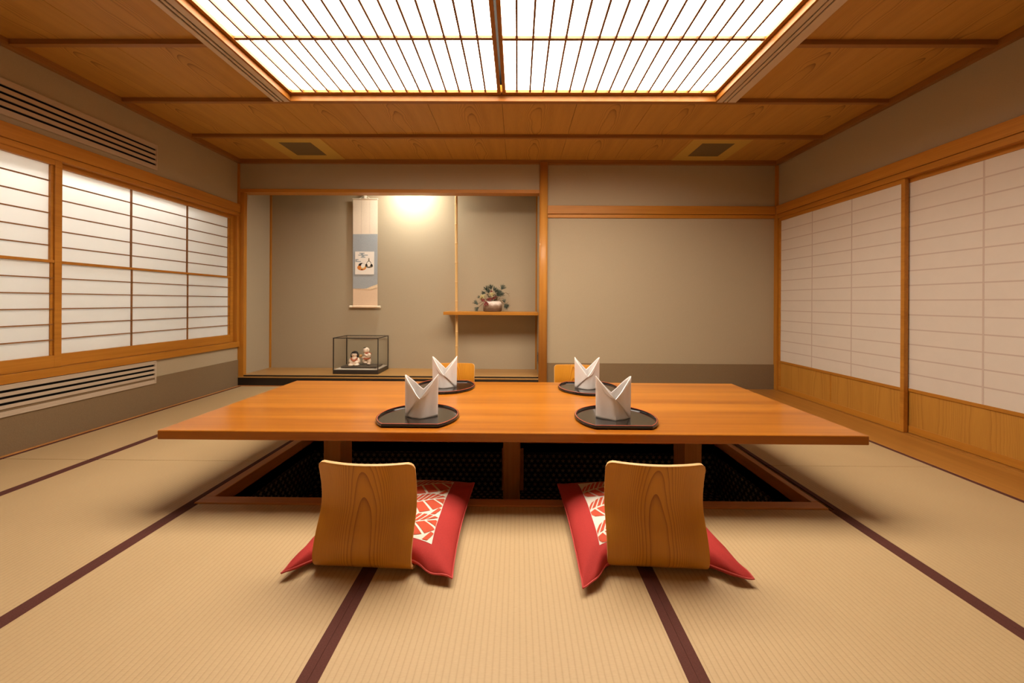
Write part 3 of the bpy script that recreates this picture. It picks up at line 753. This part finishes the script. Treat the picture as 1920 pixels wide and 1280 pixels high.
for k in range(46):
    c = Vector((random.uniform(-.06, .05), random.uniform(-.07, .02), random.uniform(.115, .20)))
    d = Vector((random.uniform(-1, 1), random.uniform(-1, .3), random.uniform(-.2, 1))).normalized()
    m.ell(c, (.016, .006, .0015), 6, 4, rot=d.to_track_quat('X', 'Z').to_matrix())
m.build('foliage', LEAFD, FA, smooth=True)
# switch plate on the alcove side wall
WS = thing('wall_socket', 'small dark wall socket plate on the right side wall of the alcove', 'wall socket', (.235, 4.09, .30))
MB().box(-.006, 0, -.05, .05, -.06, .06).build('plate', plain('socket_plate', (.10, .07, .05, 1), .4), WS, bevel=.002)
MB().box(-.009, -.006, -.02, .02, -.035, .035).build('insert', plain('socket_insert', (.05, .035, .025, 1), .4), WS, bevel=.001)
# lamp hidden behind the lintel
DL = thing('downlight', 'small lamp in the alcove ceiling behind the lintel', 'lamp', (-1.25, 4.16, 2.50))
MB().lathe([(.05, -.001), (.05, -.10), (.058, -.10), (.058, -.001)], 24, caps=False).build('housing', WHITE, DL, smooth=False)
MB().lathe([(.048, -.092), (.048, -.088)], 24).build('bulb', emit('bulb', (.97, .985, .93, 1), 1000), DL)

# ------------------------------------------------------------------ table
T = thing('dining_table', 'long low orange-brown wooden table over the leg well', 'table', (-.025, 2.112, -.38))
tz = .38
m = MB(); m.box(-1.55, 1.55, -.512, .512, tz+.309, tz+.35)
m.build('tabletop', TABLE, T, bevel=.005, seg=3)
for xc, wd in ((-1.001, .0475), (1.001, .0475)):
    MB().box(xc-wd, xc+wd, -.072, .072, 0, tz+.31).build('leg', TLEG, T, bevel=.003)
MB().box(-.050, .046, -.030, .030, 0, tz+.31).build('leg', TLEG, T, bevel=.003)

# ------------------------------------------------------------------ floor chairs
def chair_mesh():
    ctrl = [(.40, .006), (.25, .006), (.14, .006), (.090, .007), (.050, .0085), (.026, .016), (.010, .030), (.003, .048), (.0015, .072), (.004, .10), (.010, .132), (.0185, .160), (.026, .186), (.0305, .21), (.032, .235), (.030, .262), (.024, .295), (.015, .33), (.003, .369)]
    P = [Vector((0, y, z)) for y, z in ctrl]
    # dense polyline by Catmull-Rom
    poly = []
    for i in range(len(P)-1):
        p0, p1, p2, p3 = P[max(i-1, 0)], P[i], P[i+1], P[min(i+2, len(P)-1)]
        for k in range(6):
            t = k/6
            poly.append(.5*((2*p1)+(-p0+p2)*t+(2*p0-5*p1+4*p2-p3)*t*t+(-p0+3*p1-3*p2+p3)*t**3))
    poly.append(P[-1])
    L_ = [0]
    for i in range(1, len(poly)): L_.append(L_[-1]+(poly[i]-poly[i-1]).length)
    def at(s):
        s = max(0, min(L_[-1], s))
        for i in range(1, len(L_)):
            if L_[i] >= s:
                t = (s-L_[i-1])/max(1e-9, L_[i]-L_[i-1]); return poly[i-1].lerp(poly[i], t)
        return poly[-1]
    W, r = .1695, .026; nx, ns = 30, 74
    xs = []
    for i in range(nx+1):
        u = -1+2*i/nx; xs.append(W*math.copysign(1-(1-abs(u))**1.35, u))
    vs = []; uv = []
    for x in xs:
        ex = max(0, abs(x)-(W-r)); cut = r-math.sqrt(max(0, r*r-ex*ex)); cut = min(cut, r*.98)
        s0, s1 = cut, L_[-1]-cut
        for j in range(ns+1):
            s = s0+(s1-s0)*j/ns; p = at(s)
            h = max(0, min(1, (p.z-.04)/.17)) if s > .3 else 0; h = h*h*(3-2*h)
            vs.append((x, p.y+(.029*h+.012*max(0, p.z-.2))*(x/W)**2, p.z)); uv.append((x, s-.42))
    fs = []; us = []
    for i in range(nx):
        for j in range(ns):
            q = (i*(ns+1)+j, (i+1)*(ns+1)+j, (i+1)*(ns+1)+j+1, i*(ns+1)+j+1)
            fs.append(q); us.append([uv[k] for k in q])
    return MB().add(vs, fs, 0, us)
CG = 'bent plywood floor chairs at the table'
ch = chair_mesh().build('floor_chair', [CHAIR, PLYEDGE], smooth=True)
sd = ch.modifiers.new('ply', 'SOLIDIFY'); sd.thickness = .0115; sd.offset = 0; sd.material_offset_rim = 1; sd.use_even_offset = True
bv = ch.modifiers.new('edge', 'BEVEL'); bv.width = .0015; bv.segments = 2; bv.limit_method = 'ANGLE'; bv.angle_limit = 1.0
tag(ch, 'legless plywood chair in the left foreground, back to the viewer, red cushion to its right', 'chair', CG)
ch.location = (-.519, 1.232, 0); ch.rotation_euler = (0, 0, -.045)
for (x, y, rz, lab) in ((.481, 1.247, -.050, 'legless plywood chair in the right foreground, back to the viewer, red cushion to its left'),
                        (-.548, 3.315, PI+.02, 'plywood chair behind the table, its top showing behind the far left napkin'),
                        (.498, 3.275, PI-.03, 'plywood chair behind the table, its top showing behind the far right napkin')):
    c = ch.copy(); COL.objects.link(c); c.location = (x, y, 0); c.rotation_euler = (0, 0, rz); tag(c, lab, 'chair', CG)

# ------------------------------------------------------------------ cushions
def cushion(loc, rz, label, lean, fl, fr, seed):
    rnd = random.Random(seed)
    A, Bd = .277, .283                         # half width, half depth
    ph = [rnd.uniform(0, 6.28) for _ in range(6)]
    def plan(u, v):
        x = A*u*(1-.045*(1-v*v)); y = Bd*v*(1-.03*(1-u*u))
        if v < 0:                              # the chair back presses the middle of the front edge in
            k = max(0, -v)**2.2
            y += (.060-.05*(x-lean))*max(0, -v)**4*math.exp(-((x-lean)/.205)**10)
            cl_ = max(0, -u)**4*k; cr_ = max(0, u)**4*k
            x += fl[0]*cl_+fr[0]*cr_; y += fl[1]*cl_+fr[1]*cr_
        return x, y
    def hgt(u, v): return max(0, (1-abs(u)**3.4))**.58*max(0, (1-abs(v)**3.4))**.58
    def seam(u, v):
        z = .036
        k = max(0, -v)**3
        z -= .010*k*(abs(u)**2)
        z += .012*max(0, v)**3                 # the far edge stands over the well
        return z
    def wrinkle(u, v):
        e_ = max(0, -v-.55)/.45
        w_ = .004*e_*math.sin(9*u+ph[0]+3*v)*hgt(u, v)**.3
        w_ += .0022*math.sin(5*u+4*v+ph[1])*hgt(u, v)+.0018*math.sin(11*v-3*u+ph[2])*hgt(u, v)
        for sg in (-1, 1):                     # folds running into the corners
            w_ += .006*max(0, sg*u-.5)*max(0, -v-.4)*math.sin(22*(u*sg+v)+ph[3])*2
        return w_
    def top(u, v): 
        x, y = plan(u, v); return Vector((x, y, seam(u, v)+.066*hgt(u, v)+wrinkle(u, v)))
    def bot(u, v):
        x, y = plan(u, v); return Vector((x, y, max(.0145, seam(u, v)-.034*hgt(u, v)**.7)))
    n = 44
    g = [math.copysign(1-(1-abs(-1+2*i/n))**1.5, -1+2*i/n) for i in range(n+1)]
    vs = []; fs = []
    for i in range(n+1):
        for j in range(n+1): vs.append(top(g[i], g[j]))
    idx = lambda i, j: i*(n+1)+j
    bi = {}
    for i in range(n+1):
        for j in range(n+1):
            if i in (0, n) or j in (0, n): bi[i, j] = idx(i, j)
            else: bi[i, j] = len(vs); vs.append(bot(g[i], g[j]))
    for i in range(n):
        for j in range(n):
            fs.append((idx(i, j), idx(i+1, j), idx(i+1, j+1), idx(i, j+1)))
            fs.append((bi[i, j], bi[i, j+1], bi[i+1, j+1], bi[i+1, j]))
    c = MB().add(vs, fs).build('floor_cushion', RED, loc=loc, rotz=rz, smooth=True)
    tag(c, label, 'cushion', 'red floor cushions on the chairs')
    ring = [top(g[i], -1) for i in range(n+1)]+[top(1, g[j]) for j in range(1, n+1)]+[top(g[n-i], 1) for i in range(1, n+1)]+[top(-1, g[n-j]) for j in range(1, n+1)]
    MB().tube(ring, .0028, 6).build('seam', REDSEAM, c, smooth=True)
    # printed centre panel, following the cloth
    U0, U1, V0, V1 = -.70, .70, -.74, .79
    def surf(s, t, off):
        u, v = U0+(U1-U0)*s, V0+(V1-V0)*t
        return top(u, v)+Vector((0, 0, off))
    k = 36; vs = [surf(i/k, j/k, .0012) for i in range(k+1) for j in range(k+1)]
    fs = [(i*(k+1)+j, (i+1)*(k+1)+j, (i+1)*(k+1)+j+1, i*(k+1)+j+1) for i in range(k) for j in range(k)]
    m = MB().add(vs, fs, 0)
    # leaves: a slanting midrib, stripes of red between white veins
    def strip(p, q, r_, s_):                   # quad p q r s in panel units, subdivided along p->s / q->r
        k = 5; vv = []
        for i in range(k+1):
            t = i/k
            for a_, b_ in ((p, s_), (q, r_)):
                x, y = a_[0]+(b_[0]-a_[0])*t, a_[1]+(b_[1]-a_[1])*t
                vv.append((min(.997, max(.003, x)), min(.997, max(.003, y))))
        m.add([surf(x, y, .0026) for x, y in vv], [(2*i, 2*i+1, 2*i+3, 2*i+2) for i in range(k)], 1)
    for row in range(3):
        for colm in range(2):
            ox, oy = colm*.5, row*.333
            def G(a_, b_): return (ox+.5*a_, oy+.333*b_)      # leaf cell coordinates
            P0, P1 = (-.06, .27), (1.0, .84)                    # midrib, from the blunt lower-left tip up to the right
            def rib(t): return (P0[0]+(P1[0]-P0[0])*t, P0[1]+(P1[1]-P0[1])*t)
            def up_(t):                                        # upper outline
                w_ = .42*math.sin(PI*min(1, max(0, t*.86+.12)))**.8
                b_ = rib(t); return (b_[0]+.02, min(1.02, b_[1]+w_))
            def dn_(t):
                w_ = .50*math.sin(PI*min(1, max(0, t*.80+.10)))**.8
                b_ = rib(t); return (b_[0]+.20*t, b_[1]-w_)
            n1 = 9
            for q in range(n1):
                t0, t1 = q/n1, (q+.66)/n1
                s0, s1 = min(1.15, t0+.12), min(1.15, t1+.12)
                a0, a1 = rib(t0), rib(t1); b0, b1 = up_(s0), up_(s1)
                strip(G(a0[0], a0[1]+.03), G(a1[0], a1[1]+.03), G(*b1), G(*b0))
            n2 = 5
            for q in range(n2):
                t0, t1 = q/n2, (q+.80)/n2
                a0, a1 = rib(t0), rib(t1); b0, b1 = dn_(min(1, t0+.10)), dn_(min(1, t1+.10))
                strip(G(a0[0], a0[1]-.03), G(a1[0], a1[1]-.03), G(*b1), G(*b0))
            strip(G(.80, .02), G(.90, .04), G(1.0, .30), G(.93, .33))     # stem
    o = m.build('printed_panel', [PRINTW, PRINTR], c, smooth=True); o['label'] = 'white panel printed with red leaves'
cushion((-.482, 1.490, 0), -.012, 'red floor cushion with white leaf panel on the left foreground chair', -.03, (-.010, -.005), (.002, -.012), 3)
cushion((.478, 1.487, 0), .012, 'red floor cushion with crumpled near left corner, on the right foreground chair', .006, (.006, -.045), (.016, -.006), 5)

# ------------------------------------------------------------------ trays and napkins
def tray(loc, rz, label):
    R = .1975; cut = -.150; n = 64
    a0 = math.asin(cut/R)
    out = [(R*math.cos(a0+(PI-2*a0)*k/n), R*math.sin(a0+(PI-2*a0)*k/n)) for k in range(n+1)]
    # chord closes the outline; small rounding at both ends
    def off(d):
        r = R-d; cy_ = cut+d; aa = math.asin(cy_/r)
        arc = [(r*math.cos(aa+(PI-2*aa)*k/n), r*math.sin(aa+(PI-2*aa)*k/n)) for k in range(n+1)]
        return arc+[(arc[-1][0]*(1-2*k/8), cy_) for k in range(1, 8)]
    prof = [(.012, 0), (.004, .001), (0, .006), (0, .0125), (.0025, .0165), (.006, .0165), (.0085, .013), (.0105, .0068), (.016, .0065)]
    rings = [off(d) for d, z in prof]; N_ = len(rings[0])
    vs = [(x, y, prof[i][1]) for i, rg in enumerate(rings) for x, y in rg]
    fs = [(i*N_+j, i*N_+(j+1) % N_, (i+1)*N_+(j+1) % N_, (i+1)*N_+j) for i in range(len(prof)-1) for j in range(N_)]
    fs += [tuple(range(N_-1, -1, -1)), tuple(range((len(prof)-1)*N_, len(prof)*N_))]
    t = MB().add(vs, fs).build('serving_tray', BLACK, loc=loc, rotz=rz, smooth=False)
    for p in t.data.polygons: p.use_smooth = len(p.vertices) == 4
    t.data.set_sharp_from_angle(angle=math.radians(35))
    tag(t, label, 'tray', 'black half-moon trays on the table')
    rg = off(.0066); 
    MB().tube([(x, y, .0164) for x, y in rg+rg[:1]], .0015, 6).build('rim_line', TRED, t, smooth=True)['label'] = 'red lacquer line along the rim'
    return t
ZT = .3502
def napkin(loc, rz, label, mir, seed, fd=.098, bd=.125, w=.078):
    rnd = random.Random(seed); n = 72; k = 22
    H = .202; ph = rnd.uniform(0, 6)
    def prof(t):
        c_ = math.cos(t); s_ = math.sin(t)
        dip = fd if s_ < 0 else bd
        e_ = .92
        return dip+(H-dip)*abs(c_)**e_*(1 if c_*mir > 0 else .985)
    def pt(t, z, off=0):
        c_ = math.cos(t); s_ = math.sin(t)
        hh = z/H
        dep = .054*(1-.30*hh) if s_ < 0 else .034*(1+.25*hh)
        wx = w*(1+.03*hh)
        x = wx*math.copysign(abs(c_)**.85, c_); y = -dep*(.35*abs(s_)**1.15+.65*(1-abs(c_)**.9)) if s_ < 0 else dep*abs(s_)**1.15
        y += .0025*math.sin(9*x/w+ph+14*z)*(1-abs(c_))
        if off: y -= off*(1-abs(c_)**4)+.0006
        return (x*mir, y, z)
    vs = []; fs = []
    for i in range(n):
        t = 2*PI*i/n; h = prof(t)
        for j in range(k+1): vs.append(pt(t, h*j/k))
    for i in range(n):
        for j in range(k):
            a_ = i*(k+1)+j; b_ = ((i+1) % n)*(k+1)+j
            fs.append((a_, b_, b_+1, a_+1))
    m = MB().add(vs, fs)
    # overlapping front ply: from the front notch down to one bottom corner
    vs = []; fs = []; q = 34
    for i in range(q+1):
        t = PI+PI*(.03+.94*i/q)
        x = math.cos(t)
        h = prof(t)
        # the ply covers everything above the diagonal on the left half and the full height on the right half
        lo = 0.0 if x > .86 else max(0, fd*(.86-x)/.86*1.0 if x > 0 else fd+(-x)*(h-fd)/1.0+.002)
        lo = min(lo, h-.0008)
        for j in range(11): vs.append(pt(t, lo+(h-lo)*j/10, .0035))
    for i in range(q):
        for j in range(10): fs.append((i*11+j, (i+1)*11+j, (i+1)*11+j+1, i*11+j+1))
    m.add(vs, fs)
    o = m.build('folded_napkin', NAPKIN, loc=loc, rotz=rz, smooth=True)
    sd = o.modifiers.new('cloth', 'SOLIDIFY'); sd.thickness = .0030; sd.offset = 0
    tag(o, label, 'napkin', 'white folded napkins on the trays')
    return o
for nm, (tx, ty), tr, (nx, ny), nr, mir, sd_, kw in (
        ('near left', (-.482, 1.803), 0, (-.470, 1.815), .05, -1, 1, dict(fd=.094, bd=.122)),
        ('near right', (.482, 1.803), 0, (.474, 1.812), -.02, 1, 2, dict(fd=.098, bd=.112, w=.083)),
        ('far left', (-.476, 2.447), PI, (-.478, 2.432), .06, 1, 3, dict(fd=.085, bd=.115)),
        ('far right', (.470, 2.432), PI, (.462, 2.430), -.05, -1, 4, dict(fd=.082, bd=.115))):
    tray((tx, ty, ZT), tr, 'black half-moon lacquer tray under the %s napkin on the table' % nm)
    napkin((nx, ny, ZT+.0072), nr, 'white folded napkin with two points on the %s tray' % nm, mir, sd_, **kw)

# ------------------------------------------------------------------ lights
def area(name, loc, rot, sx, sy, power, col):
    l = bpy.data.lights.new(name, 'AREA'); l.shape = 'RECTANGLE'; l.size = sx; l.size_y = sy; l.energy = power; l.color = col
    o = bpy.data.objects.new(name, l); COL.objects.link(o); o.location = loc; o.rotation_euler = rot
    return o
# fluorescent strip in the recess above the window, shining down
area('window_strip_lamp', (XL-.19, 2.45, WZ1+.09), (0, math.radians(6), 0), .06, 1.9, 27, (1, .97, .925))
wd = bpy.data.worlds.new('world'); S.world = wd; wd.use_nodes = True
wd.node_tree.nodes['Background'].inputs[0].default_value = (.02, .015, .01, 1); wd.node_tree.nodes['Background'].inputs[1].default_value = .2

# ------------------------------------------------------------------ camera
cam = bpy.data.cameras.new('camera'); co = bpy.data.objects.new('camera', cam); COL.objects.link(co)
yaw, roll = .0072, .0056
fw = Vector((-math.sin(yaw), math.cos(yaw), 0)); r0 = Vector((math.cos(yaw), math.sin(yaw), 0)); z_ = Vector((0, 0, 1))
rr = r0*math.cos(roll)+z_*math.sin(roll); uu = z_*math.cos(roll)-r0*math.sin(roll)
M4 = Matrix(((rr.x, uu.x, -fw.x, 0), (rr.y, uu.y, -fw.y, 0), (rr.z, uu.z, -fw.z, .92), (0, 0, 0, 1)))
co.matrix_world = M4
cam.sensor_width = 36; cam.lens = 36*690/1920; cam.shift_x = -5/1920; cam.shift_y = -74/1920
cam.clip_start = .02
S.camera = co
S.view_settings.view_transform = 'Standard'; S.view_settings.look = 'None'
S.view_settings.exposure = 0; S.view_settings.gamma = 1; S.view_settings.use_curve_mapping = False
